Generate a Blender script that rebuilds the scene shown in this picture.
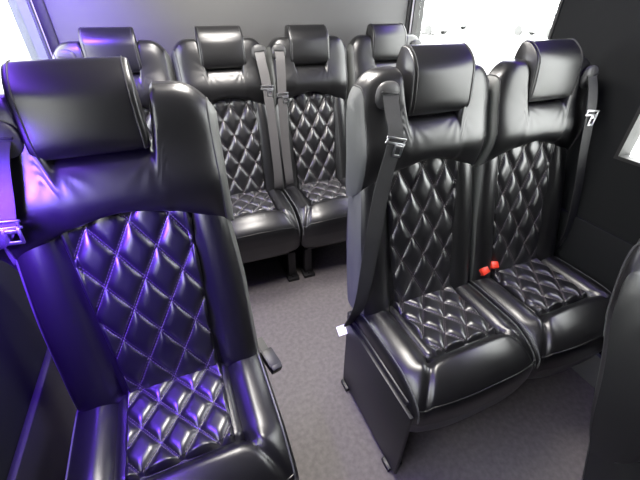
import bpy, bmesh, math, random
from mathutils import Vector, Matrix
random.seed(7)
scene = bpy.context.scene
for o in list(bpy.data.objects):
    bpy.data.objects.remove(o)
C = scene.collection
R = math.radians

# ---------------------------------------------------------------- camera
CAM_H, CAM_PITCH, CAM_YAW, CAM_F, CAM_ROLL = 1.34, 34.462, 21.746, 346.141, 0.489
cd = bpy.data.cameras.new('camera')
cam = bpy.data.objects.new('camera', cd)
C.objects.link(cam)
scene.camera = cam
cd.sensor_fit = 'HORIZONTAL'
cd.sensor_width = 36.0
cd.lens = CAM_F / 640 * 36.0
cd.clip_start = 0.01
cd.clip_end = 300
pt, yw, ro = R(CAM_PITCH), R(CAM_YAW), R(CAM_ROLL)
fwd = Vector((math.sin(yw) * math.cos(pt), math.cos(yw) * math.cos(pt), -math.sin(pt)))
rt = Vector((math.cos(yw), -math.sin(yw), 0))
up = rt.cross(fwd)
r2 = rt * math.cos(ro) + up * math.sin(ro)
u2 = up * math.cos(ro) - rt * math.sin(ro)
m = Matrix((r2, u2, -fwd)).transposed().to_4x4()
m.translation = (0, 0, CAM_H)
cam.matrix_world = m

# ---------------------------------------------------------------- world, view
w = bpy.data.worlds.new('overcast_sky')
scene.world = w
w.use_nodes = True
bg = w.node_tree.nodes['Background']
bg.inputs[0].default_value = (1.0, 0.985, 0.96, 1)
bg.inputs[1].default_value = 12.0
vs = scene.view_settings
scene.display_settings.display_device = 'sRGB'
vs.view_transform = 'Standard'
vs.look = 'None'
vs.gamma = 1
vs.exposure = 0.0
vs.use_curve_mapping = False

LAMP_WHITE = 26.0      # W, each ceiling lamp
LED_LEFT = 6.0        # W, violet strip along the left roof edge
LED_RIGHT = 1.0      # W, violet strip along the right roof edge
LED_SPOT = 120.0     # W, each violet spot lamp on the left wall

# ---------------------------------------------------------------- materials
def mat(name, col, rough=0.5, metal=0.0, spec=0.5, bump=None, noise=None, emit=None, coat=0.0, sheen=0.0):
    mm = bpy.data.materials.new(name)
    mm.use_nodes = True
    nt = mm.node_tree
    b = nt.nodes['Principled BSDF']
    b.inputs['Base Color'].default_value = (*col, 1)
    b.inputs['Roughness'].default_value = rough
    b.inputs['Metallic'].default_value = metal
    b.inputs['Specular IOR Level'].default_value = spec
    b.inputs['Coat Weight'].default_value = coat
    b.inputs['Coat Roughness'].default_value = 0.25
    b.inputs['Sheen Weight'].default_value = sheen
    tc = nt.nodes.new('ShaderNodeTexCoord')
    if noise:      # (scale, colour2, detail)
        n = nt.nodes.new('ShaderNodeTexNoise')
        n.inputs['Scale'].default_value = noise[0]
        n.inputs['Detail'].default_value = noise[2]
        nt.links.new(tc.outputs['Object'], n.inputs['Vector'])
        rp = nt.nodes.new('ShaderNodeValToRGB')
        rp.color_ramp.elements[0].position = 0.35
        rp.color_ramp.elements[1].position = 0.68
        rp.color_ramp.elements[0].color = (*col, 1)
        rp.color_ramp.elements[1].color = (*noise[1], 1)
        nt.links.new(n.outputs['Fac'], rp.inputs['Fac'])
        nt.links.new(rp.outputs['Color'], b.inputs['Base Color'])
    if bump:       # (scale, strength, distance)
        n = nt.nodes.new('ShaderNodeTexNoise')
        n.inputs['Scale'].default_value = bump[0]
        n.inputs['Detail'].default_value = 4
        nt.links.new(tc.outputs['Object'], n.inputs['Vector'])
        bp = nt.nodes.new('ShaderNodeBump')
        bp.inputs['Strength'].default_value = bump[1]
        bp.inputs['Distance'].default_value = bump[2]
        nt.links.new(n.outputs['Fac'], bp.inputs['Height'])
        nt.links.new(bp.outputs['Normal'], b.inputs['Normal'])
    if emit:
        b.inputs['Emission Color'].default_value = (*emit[0], 1)
        b.inputs['Emission Strength'].default_value = emit[1]
    return mm

M = dict(
    leather=mat('black_leather', (0.007, 0.007, 0.0075), 0.34, spec=0.65, coat=0.18, bump=(420, 0.12, 0.001)),
    gloss=mat('black_quilted_leather', (0.007, 0.007, 0.008), 0.33, spec=0.8, coat=0.4, bump=(420, 0.08, 0.001)),
    vinyl=mat('grey_black_side_vinyl', (0.085, 0.089, 0.086), 0.45, spec=0.5, bump=(300, 0.2, 0.001)),
    seam=mat('dark_grey_seam', (0.03, 0.03, 0.031), 0.5),
    thread=mat('grey_thread', (0.17, 0.145, 0.15), 0.7),
    webbing=mat('black_webbing', (0.022, 0.022, 0.023), 0.6, bump=(900, 0.4, 0.001)),
    webbing_pale=mat('grey_webbing', (0.075, 0.072, 0.072), 0.5, bump=(900, 0.4, 0.001)),
    plastic=mat('black_plastic', (0.014, 0.014, 0.015), 0.45, bump=(500, 0.2, 0.0006)),
    guide=mat('grey_black_plastic', (0.05, 0.05, 0.05), 0.42),
    steel=mat('black_steel', (0.012, 0.012, 0.013), 0.4),
    chrome=mat('chrome', (0.62, 0.62, 0.64), 0.3, metal=1.0),
    red=mat('red_plastic', (0.75, 0.045, 0.02), 0.35),
    paper=mat('white_paper', (0.85, 0.85, 0.84), 0.8),
    floor=mat('grey_floor_vinyl', (0.108, 0.097, 0.095), 0.6, noise=(55, (0.148, 0.133, 0.131), 8), bump=(350, 0.25, 0.001)),
    wall=mat('charcoal_wall_trim', (0.009, 0.010, 0.011), 0.7, spec=0.18, bump=(600, 0.3, 0.001)),
    ledge=mat('charcoal_ledge_trim', (0.014, 0.0135, 0.0145), 0.5, bump=(600, 0.3, 0.001)),
    kick=mat('grey_lower_trim', (0.13, 0.13, 0.135), 0.7, bump=(500, 0.3, 0.001)),
    rear=mat('grey_rear_panel', (0.075, 0.075, 0.075), 0.5, bump=(500, 0.2, 0.001)),
    roof=mat('pale_headliner', (0.22, 0.22, 0.22), 0.9, bump=(300, 0.3, 0.001)),
    frame=mat('black_window_rubber', (0.02, 0.02, 0.02), 0.5),
    greyframe=mat('grey_window_frame', (0.10, 0.115, 0.11), 0.5),
    paleseal=mat('pale_window_seal', (0.7, 0.7, 0.72), 0.5),
    asphalt=mat('pale_concrete', (0.55, 0.55, 0.54), 0.9, noise=(0.4, (0.66, 0.66, 0.65), 5)),
    carwhite=mat('white_car_paint', (0.75, 0.75, 0.76), 0.3),
    carsilver=mat('silver_car_paint', (0.5, 0.51, 0.53), 0.3),
    carred=mat('pale_red_car_paint', (0.55, 0.3, 0.25), 0.3),
    carglass=mat('tinted_car_glass', (0.16, 0.18, 0.19), 0.1),
    tyre=mat('tyre_rubber', (0.10, 0.10, 0.10), 0.8),
    lens=mat('lamp_lens', (0.8, 0.8, 0.8), 0.4, emit=((1.0, 0.96, 0.9), 3.0)),
    led=mat('violet_led_lens', (0.3, 0.2, 0.6), 0.4, emit=((0.16, 0.05, 1.0), 6.0)),
)
def glass():
    mm = bpy.data.materials.new('window_glass')
    mm.use_nodes = True
    nt = mm.node_tree
    nt.nodes.remove(nt.nodes['Principled BSDF'])
    out = nt.nodes['Material Output']
    tr = nt.nodes.new('ShaderNodeBsdfTransparent')
    tr.inputs[0].default_value = (0.93, 0.95, 0.95, 1)
    gl = nt.nodes.new('ShaderNodeBsdfGlossy')
    gl.inputs['Roughness'].default_value = 0.02
    lw = nt.nodes.new('ShaderNodeLayerWeight')
    pw = nt.nodes.new('ShaderNodeMath'); pw.operation = 'POWER'; pw.inputs[1].default_value = 5
    fr = nt.nodes.new('ShaderNodeMath'); fr.operation = 'MULTIPLY_ADD'
    fr.inputs[1].default_value = 0.9; fr.inputs[2].default_value = 0.04
    nt.links.new(lw.outputs['Facing'], pw.inputs[0])
    nt.links.new(pw.outputs[0], fr.inputs[0])
    mx = nt.nodes.new('ShaderNodeMixShader')
    nt.links.new(fr.outputs[0], mx.inputs[0])
    nt.links.new(tr.outputs[0], mx.inputs[1])
    nt.links.new(gl.outputs[0], mx.inputs[2])
    nt.links.new(mx.outputs[0], out.inputs['Surface'])
    return mm
M['glass'] = glass()

# ---------------------------------------------------------------- mesh helpers
class MB:
    def __init__(s):
        s.v, s.f = [], []
    def quadgrid(s, rows, close_u=False, close_v=False):
        b = len(s.v)
        nr, nc = len(rows), len(rows[0])
        for r in rows:
            s.v += [tuple(p) for p in r]
        for i in range(nr if close_u else nr - 1):
            for j in range(nc if close_v else nc - 1):
                i2, j2 = (i + 1) % nr, (j + 1) % nc
                s.f.append((b + i * nc + j, b + i * nc + j2, b + i2 * nc + j2, b + i2 * nc + j))
        return b
    def loft(s, loops, caps=True):
        b = s.quadgrid(loops, False, True)
        n, k = len(loops), len(loops[0])
        if caps:
            s.f.append(tuple(b + j for j in range(k))[::-1])
            s.f.append(tuple(b + (n - 1) * k + j for j in range(k)))
        return s
    def box(s, c, d, rot=None, bev=0.0):
        bm = bmesh.new()
        bmesh.ops.create_cube(bm, size=1)
        bmesh.ops.scale(bm, vec=d, verts=bm.verts)
        if bev:
            bmesh.ops.bevel(bm, geom=list(bm.edges), offset=bev, segments=2, affect='EDGES', profile=0.5)
        if rot is not None:
            bmesh.ops.transform(bm, matrix=rot.to_4x4(), verts=bm.verts)
        bmesh.ops.translate(bm, vec=c, verts=bm.verts)
        return s.addbm(bm)
    def addbm(s, bm):
        b = len(s.v)
        bm.verts.index_update()
        s.v += [tuple(v.co) for v in bm.verts]
        s.f += [tuple(b + v.index for v in f.verts) for f in bm.faces]
        bm.free()
        return s
    def span(s, x0, x1, y0, y1, z0, z1, bev=0.0):
        return s.box(((x0 + x1) / 2, (y0 + y1) / 2, (z0 + z1) / 2), (x1 - x0, y1 - y0, z1 - z0), None, bev)
    def tube(s, pts, r, k=6):
        pts = [Vector(p) for p in pts]
        loops = []
        up0 = Vector((0.13, 0.2, 1)).normalized()
        for i, p in enumerate(pts):
            t = (pts[min(i + 1, len(pts) - 1)] - pts[max(i - 1, 0)]).normalized()
            a = t.cross(up0)
            if a.length < 1e-3:
                a = t.cross(Vector((1, 0, 0)))
            a.normalize()
            bb = t.cross(a)
            rr = r[i] if isinstance(r, (list, tuple)) else r
            loops.append([p + (a * math.cos(2 * math.pi * q / k) + bb * math.sin(2 * math.pi * q / k)) * rr for q in range(k)])
        return s.loft(loops)
    def ribbon(s, pts, wdirs, width, th=0.0016):
        loops = []
        for i, p in enumerate(pts):
            p = Vector(p)
            t = (Vector(pts[min(i + 1, len(pts) - 1)]) - Vector(pts[max(i - 1, 0)])).normalized()
            wd = Vector(wdirs[i] if isinstance(wdirs, list) else wdirs)
            wd = (wd - t * wd.dot(t)).normalized()
            n = t.cross(wd).normalized()
            ww = width[i] if isinstance(width, list) else width
            loops.append([p - wd * ww / 2 - n * th / 2, p + wd * ww / 2 - n * th / 2, p + wd * ww / 2 + n * th / 2, p - wd * ww / 2 + n * th / 2])
        return s.loft(loops)
    def mesh(s, name, smooth=True, angle=40):
        me = bpy.data.meshes.new(name)
        me.from_pydata(s.v, [], s.f)
        bm = bmesh.new()
        bm.from_mesh(me)
        bmesh.ops.recalc_face_normals(bm, faces=bm.faces)
        bm.to_mesh(me)
        bm.free()
        if smooth:
            me.shade_smooth()
            me.set_sharp_from_angle(angle=R(angle))
        me.update()
        return me

def link(name, me, m, parent=None, loc=(0, 0, 0), rot=(0, 0, 0)):
    o = bpy.data.objects.new(name, me)
    C.objects.link(o)
    if m is not None and not me.materials:
        me.materials.append(M[m])
    o.location = loc
    o.rotation_euler = rot
    if parent:
        o.parent = parent
    return o
def build(name, mb, m, parent=None, loc=(0, 0, 0), smooth=True, angle=40):
    return link(name, mb.mesh(name, smooth, angle), m, parent, loc)
def tag(o, label, cat, group=None):
    o['label'] = label
    o['category'] = cat
    if group:
        o['group'] = group
    return o
def thing(name, label, cat, loc=(0, 0, 0), rz=0, group=None):
    o = bpy.data.objects.new(name, None)
    C.objects.link(o)
    o.location = loc
    o.rotation_euler = (0, 0, rz)
    o.empty_display_size = 0.05
    return tag(o, label, cat, group)
def struct(name, mb, m, smooth=False):
    o = build(name, mb, m, None, (0, 0, 0), smooth)
    o['kind'] = 'structure'
    return o
def sstep(a, b, x):
    t = min(1, max(0, (x - a) / (b - a)))
    return t * t * (3 - 2 * t)
def lerp(a, b, t):
    return a + (b - a) * t
def gauss(d, s):
    return math.exp(-(d / s) ** 2)
def square_ring(k, n):
    """evenly spread points of a unit superellipse, k per side, starting bottom-front"""
    pts = []
    for side in range(4):
        for i in range(k):
            t = -1 + 2 * i / k
            p = [(-1, t), (t, 1), (1, -t), (-t, -1)][side]     # front going up, top going back, rear going down, bottom going forward
            q = (abs(p[0]) ** n + abs(p[1]) ** n) ** (1 / n)
            pts.append((p[0] / q, p[1] / q))
    return pts
def segdist(px, py, a, b):
    ax, ay = a
    dx, dy = b[0] - ax, b[1] - ay
    t = min(1, max(0, ((px - ax) * dx + (py - ay) * dy) / (dx * dx + dy * dy)))
    return math.hypot(px - ax - t * dx, py - ay - t * dy), t

# ---------------------------------------------------------------- room shell
XL, XR, YF, YR, ZC = -0.50, 1.43, -2.6, 2.13, 1.86
fl = MB().span(XL - .08, XR + .08, YF, YR + .1, -0.06, 0.0)
struct('floor', fl, 'floor')
struct('ceiling', MB().span(XL - .08, XR + .08, YF, YR + .1, ZC, ZC + .05), 'roof')
struct('wall_rear', MB().span(XL + .055, XR - .03, YR, YR + .06, 0.0, ZC), 'rear')
for i, (x0, x1) in enumerate(((XL, XL + .055), (XR - .03, XR))):
    struct('trim_%d' % (i + 1), MB().span(x0, x1, YR - .012, YR + .05, 0, ZC, .006), 'frame')
def wall(name, x0, x1, wins):
    mb = MB()
    wins = sorted(wins)
    y = YF
    for (a, b, z0, z1) in wins:
        mb.span(x0, x1, y, a, 0, ZC)
        mb.span(x0, x1, a, b, 0, z0)
        mb.span(x0, x1, a, b, z1, ZC)
        y = b
    mb.span(x0, x1, y, YR + .1, 0, ZC)
    struct(name, mb, 'wall')
WR = [(1.135, 2.10, 0.93, 1.62), (-0.30, 0.725, 0.885, 1.62)]
WL = [(1.10, 2.075, 0.93, 1.62), (-0.45, 0.40, 0.93, 1.62)]
wall('wall_right', XR, XR + .06, WR)
wall('wall_left', XL - .06, XL, WL)
n = 0
for side, wins, xa, xb in (('r', WR, XR, XR + .06), ('l', WL, XL - .06, XL)):
    for (a, b, z0, z1) in wins:
        n += 1
        o = MB()
        t = .012
        xi, xo = (xa - .006, xb) if side == 'r' else (xa, xb + .006)
        o.span(xi, xo, a, a + t, z0, z1); o.span(xi, xo, b - t, b, z0, z1)
        o.span(xi, xo, a + t, b - t, z0, z0 + t); o.span(xi, xo, a + t, b - t, z1 - t, z1)
        f = struct('window_%d' % n, o, 'greyframe' if (side == 'l' and b > 2) else 'frame')
        xm = (xa + xb) / 2
        build('window_pane', MB().span(xm - .002, xm + .002, a + t, b - t, z0 + t, z1 - t), 'glass', f, smooth=False)
# grey pillar and pale seal beside the rear left window
struct('trim_3', MB().span(XL - .002, XL + .012, 2.072, 2.106, .9, ZC, .003), 'greyframe')
struct('trim_4', MB().span(XL - .002, XL + .014, 2.106, 2.116, .9, ZC, .003), 'paleseal')
struct('trim_5', MB().span(XR - .012, XR + .002, 2.098, 2.110, .9, ZC, .003), 'paleseal')
# raised lower wall panels with a rounded top edge
struct('baseboard_left', MB().span(XL, XL + .022, YF, YR - .02, 0, .502, .008), 'ledge', True)
struct('baseboard_right', MB().span(XR - .016, XR, YF, YR - .02, .15, .632, .006), 'wall', True)
struct('baseboard_right_lower', MB().span(XR - .03, XR, YF, YR - .02, 0, .15, .006), 'kick', True)
# dark partition behind the camera
struct('wall_front', MB().span(XL - .06, XR + .06, YF - .06, YF, 0, ZC), 'wall')

# ---------------------------------------------------------------- seat geometry (local: x across, y to the rear, z up, 0 at the foot of the backrest)
def base_y(z):                       # plane of the quilted panel
    return -0.030 + (z - 0.465) * 0.297
def rear_y(z):
    return 0.100 + 0.115 * (z - 0.42)
def hw_back(z):
    return 0.995 - 0.06 * sstep(.66, .95, z)
def front_y(x, z):                   # x scaled so that 0.228 is the outer edge
    a = abs(x)
    y = base_y(z) + 0.006
    k = (a - 0.190) / 0.066
    y -= 0.036 * (1 - k * k) ** 0.8 if abs(k) < 1 else 0.0
    y += 0.006 * gauss(a - lerp(0.122, 0.141, (z - .45) / .45), 0.005)
    return y
def zb_yoke(x):
    return 0.940 - 0.095 * (abs(x) / 0.25) ** 1.7
def quilt_puff(a, b, H):
    sa, sb = abs(math.sin(math.pi * a)), abs(math.sin(math.pi * b))
    return H * (1 - (1 - sa) ** 1.9) ** 0.8 * (1 - (1 - sb) ** 1.9) ** 0.8

def columns(nx, n_end):
    us = []
    for i in range(nx + 1):
        t = -1 + 2 * i / nx
        us.append(math.copysign(1 - (1 - abs(t)) ** 1.35, t))
    return us
def e_end(u, n):
    return max(0.02, (1 - min(1, abs(u)) ** n)) ** (1 / n)

def backrest_mesh(hl, hr):
    mb = MB()
    ring = square_ring(34, 7)
    loops = []
    for u in columns(56, 0):
        e = e_end(u, 5)
        hw = hl if u < 0 else hr
        xs = u * 0.228
        lp = []
        for (cy, cz) in ring:
            z = 0.66 + cz * 0.285 * (0.6 + 0.4 * e)
            yf, yr = front_y(xs, z), rear_y(z)
            ym = lerp(yf, yr, 0.72)
            y = ym + (ym - yf) * cy * e if cy < 0 else ym + (yr - ym) * cy * e
            lp.append((u * hw * hw_back(z), y, z))
        loops.append(lp)
    return mb.loft(loops)
def yoke_top(a):
    return 1.070 + 0.128 * sstep(0.088, 0.116, a) - 0.055 * (max(0, a - .150) / .085) ** 2.4
def yoke_point(u, cy, cz, hl, hr):
    hw = hl if u < 0 else hr
    e = e_end(u, 4.5)
    x = u * hw
    a = abs(u) * 0.235
    zt, zb = yoke_top(a), zb_yoke(x)
    zt -= 0.030 * (1 - e_end(u, 4))
    zc, hz = (zt + zb) / 2, (zt - zb) / 2
    z = zc + cz * hz
    yf = 0.066 + 0.10 * (z - 0.93) - 0.024 * gauss(z - 0.985, 0.075)
    yf += 0.018 * sstep(1.04, 0.99, z) * 0
    # pleats that run out of the headrest pocket
    rr = math.hypot(a - 0.085, z - 1.065)
    yf += 0.0012 * sstep(.012, .035, rr) * gauss(rr, .055) * math.sin(math.atan2(z - 1.065, a - 0.085) * 11)
    yr = rear_y(min(z, 1.05)) + 0.004
    ym = lerp(yf, yr, 0.66)
    if cy < 0:
        y = ym + (ym - yf) * cy * e
    else:
        y = ym + (yr - ym) * cy * e
    xo = x * (1 - 0.035 * max(0, -cy))
    return (xo, y, z)
def yoke_mesh(hl, hr):
    mb = MB()
    ring = square_ring(30, 4.2)
    mb.loft([[yoke_point(u, cy, cz, hl, hr) for cy, cz in ring] for u in columns(84, 0)])
    return mb
def yoke_seams(hl, hr, s):
    mb = MB()
    ring = square_ring(30, 4.2)
    if True:
        pts = []
        for (cy, cz) in ring[:75]:
            p = yoke_point(s * 0.93, cy * 1.01, cz, hl, hr)
            pts.append(p)
        mb.tube(pts, 0.0022, 5)
    return mb
def headrest_point(u, cy, cz, grow=0.0):
    e = e_end(u, 9)
    z = 1.160 + cz * (0.087 + grow) * (0.86 + 0.14 * e)
    yf = 0.072 + 0.13 * (z - 1.08)
    yf -= 0.006 * (1 - u * u) * (1 - cz * cz)
    yf += 0.034 * max(0, (cz - .25) / .75) ** 2.2
    yr = yf + 0.100 - 0.035 * max(0, cz) ** 2 - 0.02 * max(0, (cz - .25) / .75) ** 2.2
    ym = lerp(yf, yr, 0.5)
    y = ym + (yr - ym) * cy * (0.80 + 0.20 * e) + cy * grow
    x = u * lerp(0.107, 0.104, (cz + 1) / 2)
    return (x, y, z)
def headrest_mesh():
    ring = square_ring(18, 4.5)
    us = [math.copysign(1 - (1 - abs(t)) ** 1.6, t) for t in [-1 + 2 * i / 30 for i in range(31)]]
    return MB().loft([[headrest_point(u, cy, cz) for cy, cz in ring] for u in us])
def headrest_seams(s):
    mb = MB()
    ring = square_ring(18, 4.5)
    if True:
        pts = [headrest_point(s * 0.90, cy, cz, .0006) for cy, cz in ring] + [headrest_point(s * 0.90, *ring[0], .0006)]
        mb.tube(pts, 0.0017, 5)
    return mb

def quilt_rows(hw_of, surf, n_s, n_v, v0, v1, wx, wz, vc, H):
    rows = []
    for j in range(n_v + 1):
        v = lerp(v0, v1, j / n_v)
        row = []
        for i in range(n_s + 1):
            s = -1 + 2 * i / n_s
            x = s * hw_of(v)
            a, b = x / wx + (v - vc) / wz, x / wx - (v - vc) / wz
            edge = min(1, max(0, 1 - abs(s)) * 12) ** 0.5 * min(1, max(0, min(v - v0, v1 - v)) / 0.010) ** 0.5
            h = quilt_puff(a, b, H) * edge + 0.004 * edge - 0.004 * (1 - edge)
            row.append(surf(x, v, h))
        rows.append(row)
    return rows
def quilt_stitches(hw_of, surf, v0, v1, wx, wz, vc):
    mb = MB()
    ln, step, off, wd = 0.0050, 0.0080, 0.0027, 0.0007
    def hgt(x, v):
        return 0.0044 + quilt_puff(x / wx + (v - vc) / wz, x / wx - (v - vc) / wz, 0.0135)
    L = math.hypot(wx, wz)
    dx, dz = wx / L, wz / L
    for sgn in (1, -1):
        for k in range(-12, 13):
            # line x/wx + sgn*(v-vc)/wz = k
            nst = int(1.4 / step)
            for q in range(-nst // 2, nst // 2):
                t = q * step
                for side in (-1, 1):
                    x = k * wx / 2 + dx * t
                    v = vc + sgn * (k * wz / 2 - dz * t)
                    nx, nv = dz, sgn * dx
                    x += nx * off * side
                    v += nv * off * side
                    if not (v0 + .008 < v < v1 - .008) or abs(x) > hw_of(v) - 0.008:
                        continue
                    x2, v2 = x + dx * ln, v - sgn * dz * ln
                    pts = []
                    b = len(mb.v)
                    for (ax, av, hh) in ((x - nx * wd, v - nv * wd, 0), (x + nx * wd, v + nv * wd, 0), (x2 + nx * wd, v2 + nv * wd, 0), (x2 - nx * wd, v2 - nv * wd, 0)):
                        mb.v.append(tuple(surf(ax, av, hgt(ax, av))))
                    mb.v.append(tuple(surf((x + x2) / 2, (v + v2) / 2, hgt((x + x2) / 2, (v + v2) / 2) + .0011)))
                    mb.f += [(b, b + 1, b + 4), (b + 1, b + 2, b + 4), (b + 2, b + 3, b + 4), (b + 3, b, b + 4)]
    return mb
BW = lambda z: lerp(0.122, 0.141, (z - .45) / .45)
BSURF = lambda x, z, h: Vector((x, front_y(x, z) - h * 0.958, z + h * 0.285))
BQ = (0.425, 0.965, 0.0905, 0.145, 0.905)
CW = lambda v: lerp(0.124, 0.130, (v + .28) / .28)

def cushion_top(x, y):              # x scaled so 0.228 is the outer edge
    a = abs(x)
    z = 0.452
    z += 0.018 * sstep(0.128, 0.170, a) * sstep(-.40, -.20, y) 
    z += sstep(-0.255, -0.300, y) * (0.006 * sstep(.19, .11, a) + 0.028 * (1 - (a / .2) ** 2))
    z -= 0.012 * sstep(0.17, 0.24, a)
    z -= 0.050 * (max(0, -0.275 - y) / 0.12) ** 1.7
    z -= 0.010 * sstep(-0.10, 0.02, y) * 0
    d, t = segdist(a, y, (0.132, -0.262), (0.205, -0.372))
    z -= 0.013 * gauss(d, 0.010)
    d, t = segdist(a, y, (0.132, 0.05), (0.132, -0.262))
    z -= 0.011 * gauss(d, 0.006)
    d, t = segdist(a, y, (0.0, -0.262), (0.132, -0.262))
    z -= 0.009 * gauss(d, 0.007)
    return z
def cushion_point(u, cy, cz, hl, hr, grow=0.0):
    hw = hl if u < 0 else hr
    e = e_end(u, 8)
    xs = u * 0.228
    y0, y1 = -0.400 + 0.035 * abs(u) ** 3, 0.03
    yc, hy = (y0 + y1) / 2, (y1 - y0) / 2
    y = yc + cy * hy * (0.9 + 0.1 * e) - (1 - e) * 0.01
    zt, zb = cushion_top(xs, y), 0.222 + 0.03 * (1 - e)
    zm = lerp(zb, zt, 0.55)
    z = zm + (zt - zm) * cz * e if cz > 0 else zm + (zm - zb) * cz * (0.55 + .45 * e)
    # front face slopes back toward the bottom
    y += 0.016 * max(0, -cz) * max(0, -cy) 
    return (u * hw, y - grow * max(0, -cy), z + grow * max(0, cz))
def cushion_mesh(hl, hr):
    ring = square_ring(50, 5.5)
    return MB().loft([[cushion_point(u, cy, cz, hl, hr) for cy, cz in ring] for u in columns(76, 0)])
def cushion_piping(hl, hr, s):
    mb = MB()
    ring = square_ring(50, 5.5)
    if s:
        pts = [cushion_point(s * 0.957, cy, cz, hl, hr, .0012) for cy, cz in ring[30:97]]
        mb.tube(pts, 0.0026, 6)
        return mb
    # welt around the front face
    us = [-0.955 + 1.91 * i / 40 for i in range(41)]
    cyz = ring[45]
    mb.tube([cushion_point(u, cyz[0], cyz[1], hl, hr, .0012) for u in us], 0.0022, 6)
    return mb
CSURF = lambda x, y, h: Vector((x, y, cushion_top(x, y) + h))
CQ = (-0.262, 0.02, 0.0880, 0.115, -0.262)

ME = {}
def shared(key, fn, *a):
    if key not in ME:
        ME[key] = fn(*a).mesh(key)
    return ME[key]
def make_shared():
    q = MB(); q.quadgrid(quilt_rows(BW, BSURF, 150, 270, BQ[0], BQ[1], BQ[2], BQ[3], BQ[4], 0.0135))
    ME['back_quilt'] = q.mesh('back_quilt', angle=80)
    ME['back_thread'] = quilt_stitches(BW, BSURF, *BQ).mesh('back_thread', smooth=False)
    q = MB(); q.quadgrid(quilt_rows(CW, CSURF, 150, 160, CQ[0], CQ[1], CQ[2], CQ[3], CQ[4], 0.0135))
    ME['cushion_quilt'] = q.mesh('cushion_quilt', angle=80)
    ME['cushion_thread'] = quilt_stitches(CW, CSURF, *CQ).mesh('cushion_thread', smooth=False)
    ME['headrest'] = headrest_mesh().mesh('headrest', angle=60)
    for s in (-1, 1):
        ME['headrest_seam%d' % s] = headrest_seams(s).mesh('headrest_seam')
make_shared()

def gusset(me, nloops, ring_n, lo, hi):
    me.materials.append(M['leather']); me.materials.append(M['vinyl'])
    for p in me.polygons:
        if len(p.vertices) > 4:
            p.material_index = 1
            continue
        i = sum(v // ring_n for v in p.vertices) / 4
        if i < lo or i > nloops - 1 - hi:
            p.material_index = 1
    return me
G_BACK = sum(1 for u in columns(56, 0) if u < -0.955)
G_YOKE = sum(1 for u in columns(84, 0) if u < -0.93)
def seat_unit(root, ox, hl, hr, hx=0.0):
    k = '%.3f_%.3f' % (hl, hr)
    L = (ox, 0, 0)
    if 'backrest' + k not in ME:
        gusset(shared('backrest' + k, backrest_mesh, hl, hr), 57, 136, G_BACK, G_BACK)
        gusset(shared('yoke' + k, yoke_mesh, hl, hr), 85, 120, G_YOKE, G_YOKE)
    b = link('backrest', shared('backrest' + k, backrest_mesh, hl, hr), 'leather', root, L)
    q = link('quilted_back_panel', ME['back_quilt'], 'gloss', b)
    link('stitching', ME['back_thread'], 'thread', b)
    y = link('shoulder_pad', shared('yoke' + k, yoke_mesh, hl, hr), 'leather', root, L)
    for s in (-1, 1):
        link('seam', shared('yokeseam%d' % s + k, yoke_seams, hl, hr, s), 'seam', y)
    h = link('headrest', ME['headrest'], 'leather', root, (ox + hx, 0, 0))
    for s in (-1, 1):
        link('seam', ME['headrest_seam%d' % s], 'seam', h)
    c = link('seat_cushion', shared('cushion' + k, cushion_mesh, hl, hr), 'leather', root, L)
    link('quilted_seat_panel', ME['cushion_quilt'], 'gloss', c)
    link('stitching', ME['cushion_thread'], 'thread', c)
    for s in (-1, 0, 1):
        link('piping', shared('piping%d' % s + k, cushion_piping, hl, hr, s), 'vinyl' if s else 'leather', c)

def base_frame(root, x0, x1, legs, yl=-.30):
    build('seat_frame', MB().span(x0 + .02, x1 - .02, -.31, .09, .205, .236, .006).span(x0 + .04, x1 - .04, yl, yl + .04, .185, .208, .004).span(x0 + .04, x1 - .04, .02, .06, .185, .208, .004), 'steel', root)
    for x in legs:
        mb = MB()
        mb.span(x - .022, x + .022, yl, yl + .038, .022, .19, .004)
        mb.span(x - .022, x + .022, .020, .060, .022, .19, .004)
        mb.span(x - .034, x + .034, yl - .025, .085, 0.0, .022, .004)
        lg = build('leg', mb, 'steel', root)
        for yy in (yl - .015, .07):
            bm = bmesh.new()
            bmesh.ops.create_cone(bm, cap_ends=True, segments=6, radius1=.009, radius2=.008, depth=.012)
            bmesh.ops.translate(bm, vec=(x, yy + (.006 if yy < 0 else 0), .028), verts=bm.verts)
            build('bolt', MB().addbm(bm), 'steel', lg, smooth=False)

def smooth_path(pts, n=8):
    out = []
    P = [Vector(p) for p in pts]
    for i in range(len(P) - 1):
        p0, p1, p2, p3 = P[max(i - 1, 0)], P[i], P[i + 1], P[min(i + 2, len(P) - 1)]
        for q in range(n):
            t = q / n
            out.append(0.5 * ((2 * p1) + (-p0 + p2) * t + (2 * p0 - 5 * p1 + 4 * p2 - p3) * t * t + (-p0 + 3 * p1 - 3 * p2 + p3) * t ** 3))
    out.append(P[-1])
    return out

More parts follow.
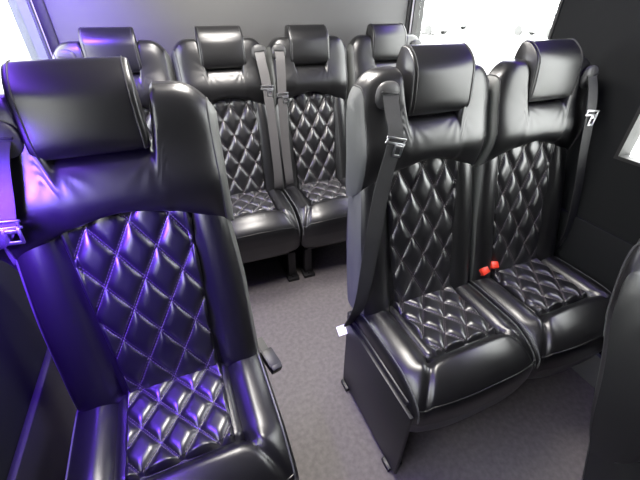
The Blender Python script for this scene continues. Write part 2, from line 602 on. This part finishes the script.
def belt(root, ox, s, path, latch_i, m='webbing', lap=None, widths=0.046, tilt=0.0):
    """path: local points from the guide slot down; s = -1 left shoulder, +1 right shoulder"""
    gx, gy, gz = path[0]
    # guide: a domed bezel with a slot
    bm = bmesh.new()
    bmesh.ops.create_uvsphere(bm, u_segments=28, v_segments=14, radius=1)
    for v in bm.verts:
        v.co = Vector((math.copysign(abs(v.co.x) ** .8, v.co.x) * .037, v.co.y * .013, math.copysign(abs(v.co.z) ** .85, v.co.z) * .036))
    bmesh.ops.translate(bm, vec=(ox + gx, gy + .011, gz - .004), verts=bm.verts)
    g = build('belt_guide', MB().addbm(bm), 'guide', root)
    build('slot', MB().box((ox + gx, gy + .0005, gz + .004), (.054, .006, .006), Matrix.Rotation(-.12 * s, 3, 'Y'), .002), 'plastic', g)
    pts = smooth_path([(ox + p[0], p[1], p[2]) for p in path])
    o = build('seat_belt', MB().ribbon(pts, Vector((1, 0, 0)), widths), m, root)
    if lap:
        lp = smooth_path([(ox + p[0], p[1], p[2]) for p in lap])
        build('lap_belt', MB().ribbon(lp, Vector((1, 0, 0)), .046), m, root)
    # latch plate: bar across the webbing and the tongue with its window
    c = Vector((ox + path[latch_i][0], path[latch_i][1] - .005, path[latch_i][2]))
    mb = MB()
    rot = Matrix.Rotation(tilt, 3, 'Y')
    def bx(dx, dy, dz, sx, sy, sz):
        mb.box(c + rot @ Vector((dx, dy, dz)), (sx, sy, sz), rot, .0012)
    bx(0, 0, .007, .066, .004, .006); bx(0, 0, -.007, .066, .004, .006)
    bx(-.028, 0, 0, .005, .004, .014); bx(.028, 0, 0, .005, .004, .014)
    tx = .014
    bx(tx - .012, -.003, -.024, .007, .0025, .034); bx(tx + .012, -.003, -.024, .007, .0025, .034)
    bx(tx, -.003, -.039, .028, .0025, .008); bx(tx, -.003, -.014, .024, .0025, .008)
    build('latch_plate', mb, 'chrome', o)

def buckle(root, loc, rot, red=True, stalk=0.10):
    mb = MB()
    mb.box((0, 0, 0), (.042, .026, .066), None, .006)
    b = build('belt_buckle', mb, 'plastic', root, loc)
    b.rotation_euler = rot
    build('release_button', MB().box((0, -.002, .031), (.036, .029, .026), None, .005), 'red' if red else 'plastic', b)
    build('buckle_strap', MB().ribbon([(0, 0, -.02), (0, .002, -.05), (0, .004, -.02 - stalk)], Vector((1, 0, 0)), .026, .004), 'plastic', b)
    if not red:
        build('latch_slot', MB().box((0, -.0135, -.012), (.026, .003, .022), None, .001), 'chrome', b)

# ---- guide points on the shoulder: a path for a left belt (mirror for a right one)
def mirror(path):
    return [(-x, y, z) for x, y, z in path]

A_ROOT = thing('passenger_seat', 'black quilted leather single seat in the left foreground, lit violet from the left', 'seat', (-0.162, 0.726, 0), R(1.438), 'quilted leather van seats')
seat_unit(A_ROOT, 0, 0.258, 0.250, -.014)
base_frame(A_ROOT, -.24, .235, (-.17, .17))
belt(A_ROOT, 0, -1, [(-.158, .074, 1.128), (-.170, .052, 1.09), (-.198, .026, .985), (-.245, .04, .93), (-.275, .11, .88), (-.268, .185, .78), (-.245, .195, .52), (-.22, .17, .36)], 2, tilt=.1)
buckle(A_ROOT, (.274, -.035, .408), (R(104), R(6), R(16)), False, .06)

B_ROOT = thing('double_passenger_seat', 'black quilted leather double seat on the right with red belt buckles', 'seat', (0.6976, 0.7572, 0), R(1.317), 'quilted leather van seats')
seat_unit(B_ROOT, 0, 0.256, 0.2225, .010)
seat_unit(B_ROOT, .448, 0.2225, 0.245, .012)
base_frame(B_ROOT, -.225, .67, (.10, .50), -.17)
PB = [(-.172, .074, 1.142), (-.172, .052, 1.10), (-.170, .028, 1.035), (-.204, .016, .90), (-.238, -.012, .72), (-.264, -.03, .52), (-.270, .02, .36)]
belt(B_ROOT, 0, -1, PB, 2, lap=[(-.166, .031, 1.03), (-.196, .020, .90), (-.226, -.008, .72), (-.258, -.026, .52), (-.270, .024, .36)], tilt=.25)
belt(B_ROOT, .448, 1, mirror(PB), 2, tilt=.1)
buckle(B_ROOT, (.272, -.012, .475), (R(48), R(-14), R(6)), True)
buckle(B_ROOT, (.322, -.006, .480), (R(45), R(10), R(-8)), True)
sp = build('side_panel', MB().span(-.2735, -.2595, -.365, .035, .018, .372, .004), 'plastic', B_ROOT)
build('panel_rail', MB().span(-.262, -.240, -.33, .06, .350, .392, .006), 'plastic', sp)
build('panel_foot', MB().span(-.285, -.225, -.345, -.30, 0, .02, .004), 'steel', sp)
build('panel_foot', MB().span(-.285, -.225, -.02, .03, 0, .02, .004), 'steel', sp)

CY, CR = 1.797, R(-.194)
C1_ROOT = thing('double_passenger_seat', 'black quilted leather double seat at the left of the back row', 'seat', (0.2492, CY, 0), CR, 'quilted leather van seats')
seat_unit(C1_ROOT, -.466, .240, .231)
seat_unit(C1_ROOT, 0, .231, .2165)
base_frame(C1_ROOT, -.69, .205, (-.50, .180))
PC = [(.172, .074, 1.140), (.174, .050, 1.10), (.184, .018, .99), (.190, -.012, .82), (.192, -.046, .64), (.190, -.062, .50), (.190, -.03, .44)]
PCr = [(-x, y, z) for x, y, z in PC]
belt(C1_ROOT, 0, 1, PC, 2, 'webbing_pale', tilt=.05)
belt(C1_ROOT, -.466, -1, PB, 2, tilt=.1)
C2_ROOT = thing('double_passenger_seat', 'black quilted leather double seat at the right of the back row', 'seat', (0.2492 + .437, CY - .0015, 0), CR, 'quilted leather van seats')
seat_unit(C2_ROOT, 0, .2165, .231)
seat_unit(C2_ROOT, .466, .231, .240)
base_frame(C2_ROOT, -.205, .69, (-.160, .50))
PD = [(-.165, .074, 1.140), (-.168, .050, 1.10), (-.176, .022, .95), (-.180, .004, .80), (-.182, -.024, .64), (-.178, -.048, .50), (-.176, -.01, .44)]
belt(C2_ROOT, 0, -1, PD, 2, 'webbing_pale', tilt=-.05)
belt(C2_ROOT, .466, 1, mirror(PB), 2, tilt=.1)

D_ROOT = thing('double_passenger_seat', 'black seat cut off by the right edge, in front of the double seat', 'seat', (0.690, -0.127, 0), R(1.3), 'quilted leather van seats')
seat_unit(D_ROOT, 0, .245, .2225)
seat_unit(D_ROOT, .448, .2225, .245)
base_frame(D_ROOT, -.225, .67, (.06, .50))
hinge = Matrix.Translation((0, .05, .42)) @ Matrix.Rotation(R(-11), 4, 'X') @ Matrix.Translation((0, -.05, -.42))
for ch in D_ROOT.children:                       # this seat is reclined further
    if ch.name.split('.')[0] in ('backrest', 'shoulder_pad', 'headrest'):
        for sl in ch.material_slots:             # black leather over the side vinyl puts the shade there into the colour
            sl.link = 'OBJECT'
            sl.material = M['leather']
        ch.matrix_local = hinge @ Matrix.Translation(ch.location)

tag(build('paper_tag', MB().box((0.408, 0.792, 0.318), (.034, .036, .002), Matrix.Rotation(R(28), 3, 'X') @ Matrix.Rotation(R(-14), 3, 'Y')), 'paper', smooth=False),
    'small white paper tag at the lower left corner of the double seat', 'tag')

# ---------------------------------------------------------------- lamps of the van
def area(name, loc, sx, sy, watts, col, parent, rot=(0, 0, 0)):
    l = bpy.data.lights.new(name, 'AREA')
    l.shape = 'RECTANGLE'
    l.size, l.size_y = sx, sy
    l.energy = watts
    l.color = col
    o = bpy.data.objects.new(name, l)
    C.objects.link(o)
    o.location = loc
    o.rotation_euler = rot
    o.parent = parent
    return o
for i, y in enumerate((.92, 1.55)):
    t = thing('ceiling_light', ['ceiling lamp over the aisle beside the double seat', 'ceiling lamp over the back row'][i], 'lamp', (.33, y, ZC), 0, 'ceiling lamps')
    build('lamp_housing', MB().span(-.17, .17, -.22, .22, -.016, 0, .005), 'plastic', t)
    build('lamp_lens', MB().span(-.155, .155, -.205, .205, -.022, -.015, .002), 'lens', t)
    area('lamp_glow', (0, 0, -.026), .31, .41, LAMP_WHITE * (1.0, .7)[i], (1, .95, .9), t)
for i, (x, wt) in enumerate(((XL + .012, LED_LEFT), (XR - .012, LED_RIGHT))):
    sgn = -1 if i == 0 else 1
    t = thing('led_strip', ['violet LED strip above the left windows', 'violet LED strip above the right windows'][i], 'lamp', (x, .85, 1.665), 0, 'violet LED strips')
    build('strip_housing', MB().span(-.012, .012, -1.2, 1.2, -.018, .018, .004), 'plastic', t)
    build('strip_lens', MB().span(-.010 - sgn * .006, .010 - sgn * .006, -1.19, 1.19, -.022, .010, .002), 'led', t)
    area('strip_glow', (-sgn * .020, 0, -.026), .024, 2.36, wt, (.22, .08, 1.0), t, (0, R(14) * sgn, 0)).data.spread = R(100)

def spot(loc, aim, cone, watts, label):
    d = Vector(aim) - Vector(loc)
    q = d.to_track_quat('-Z', 'Y')
    t = thing('spot_lamp', label, 'lamp', loc, 0, 'violet spot lamps')
    rm = q.to_matrix()
    hs = MB(); rings = []
    for (r, z) in ((.004, .030), (.024, .030), (.028, .022), (.030, -.012), (.027, -.014), (.024, -.004), (.004, -.004)):
        rings.append([rm @ Vector((r * math.cos(a * math.pi / 12), r * math.sin(a * math.pi / 12), z)) for a in range(24)])
    build('lamp_housing', hs.loft(rings), 'plastic', t)
    lz = MB().loft([[rm @ Vector((.023 * math.cos(a * math.pi / 12), .023 * math.sin(a * math.pi / 12), z)) for a in range(24)] for z in (-.006, -.009)])
    build('lamp_lens', lz, 'led', t)
    build('bracket', MB().span(XL - loc[0], -.02, -.012, .012, -.012, .012, .002), 'plastic', t)
    l = bpy.data.lights.new('spot_glow', 'SPOT')
    l.energy = watts
    l.color = (.15, .045, 1.0)
    l.spot_size = R(cone)
    l.spot_blend = 1.0
    l.shadow_soft_size = .07
    o = bpy.data.objects.new('spot_glow', l)
    C.objects.link(o)
    o.location = rm @ Vector((0, 0, -.04))
    o.rotation_euler = q.to_euler()
    o.parent = t
spot((XL + .050, .56, 1.13), (-.37, .77, .88), 116, LED_SPOT, 'violet spot lamp on the left window pillar ahead of the single seat')
spot((XL + .055, 1.45, 1.64), (-.42, 2.0, 1.2), 80, LED_SPOT * 1.0, 'violet spot lamp above the rear left window')

# ---------------------------------------------------------------- outside
struct('ground', MB().span(-60, 60, -60, 60, -.75, -.65), 'asphalt')
def car(loc, rz, m, label):
    t = thing('car', label, 'car', loc, rz, 'parked cars')
    prof = [(-2.2, .35), (-2.25, .75), (-2.1, .92), (-1.2, .98), (1.75, 1.0), (2.15, .95), (2.2, .40), (2.1, .28), (-2.1, .28)]
    def ext(pr, hw, taper=0):
        loops = []
        for s, k in ((-1, .93), (-.93, 1), (.93, 1), (1, .93)):
            cz = sum(p[1] for p in pr) / len(pr)
            loops.append([(p[0] * (1 if k == 1 else .985), s * (hw - (taper * (p[1] - .98) if p[1] > .99 else 0)), cz + (p[1] - cz) * k) for p in pr])
        return MB().loft(loops)
    build('body', ext(prof, .88), m, t)
    build('windows', ext([(-1.25, .97), (-.45, 1.42), (.95, 1.43), (1.75, .99)], .80, .25), 'carglass', t)
    build('roof', MB().span(-.5, 1.0, -.66, .66, 1.415, 1.46, .02), m, t)
    for x in (-1.35, 1.35):
        for y in (-.84, .84):
            bm = bmesh.new()
            bmesh.ops.create_cone(bm, cap_ends=True, segments=24, radius1=.33, radius2=.33, depth=.2)
            bmesh.ops.rotate(bm, matrix=Matrix.Rotation(R(90), 3, 'X'), verts=bm.verts)
            bmesh.ops.translate(bm, vec=(x, y, .33), verts=bm.verts)
            build('wheel', MB().addbm(bm), 'tyre', t)
car((19.5, 27.0, -.65), R(100), 'carwhite', 'white car parked outside, farthest from the rear window')
car((25.5, 31.8, -.65), R(100), 'carsilver', 'silver car parked outside, seen through the right rear window')
car((26.5, 22.0, -.65), R(95), 'carwhite', 'white car parked outside nearest the window pillar')
car((-13.5, 27.0, -.65), R(80), 'carsilver', 'silver car parked outside, seen through the left window')
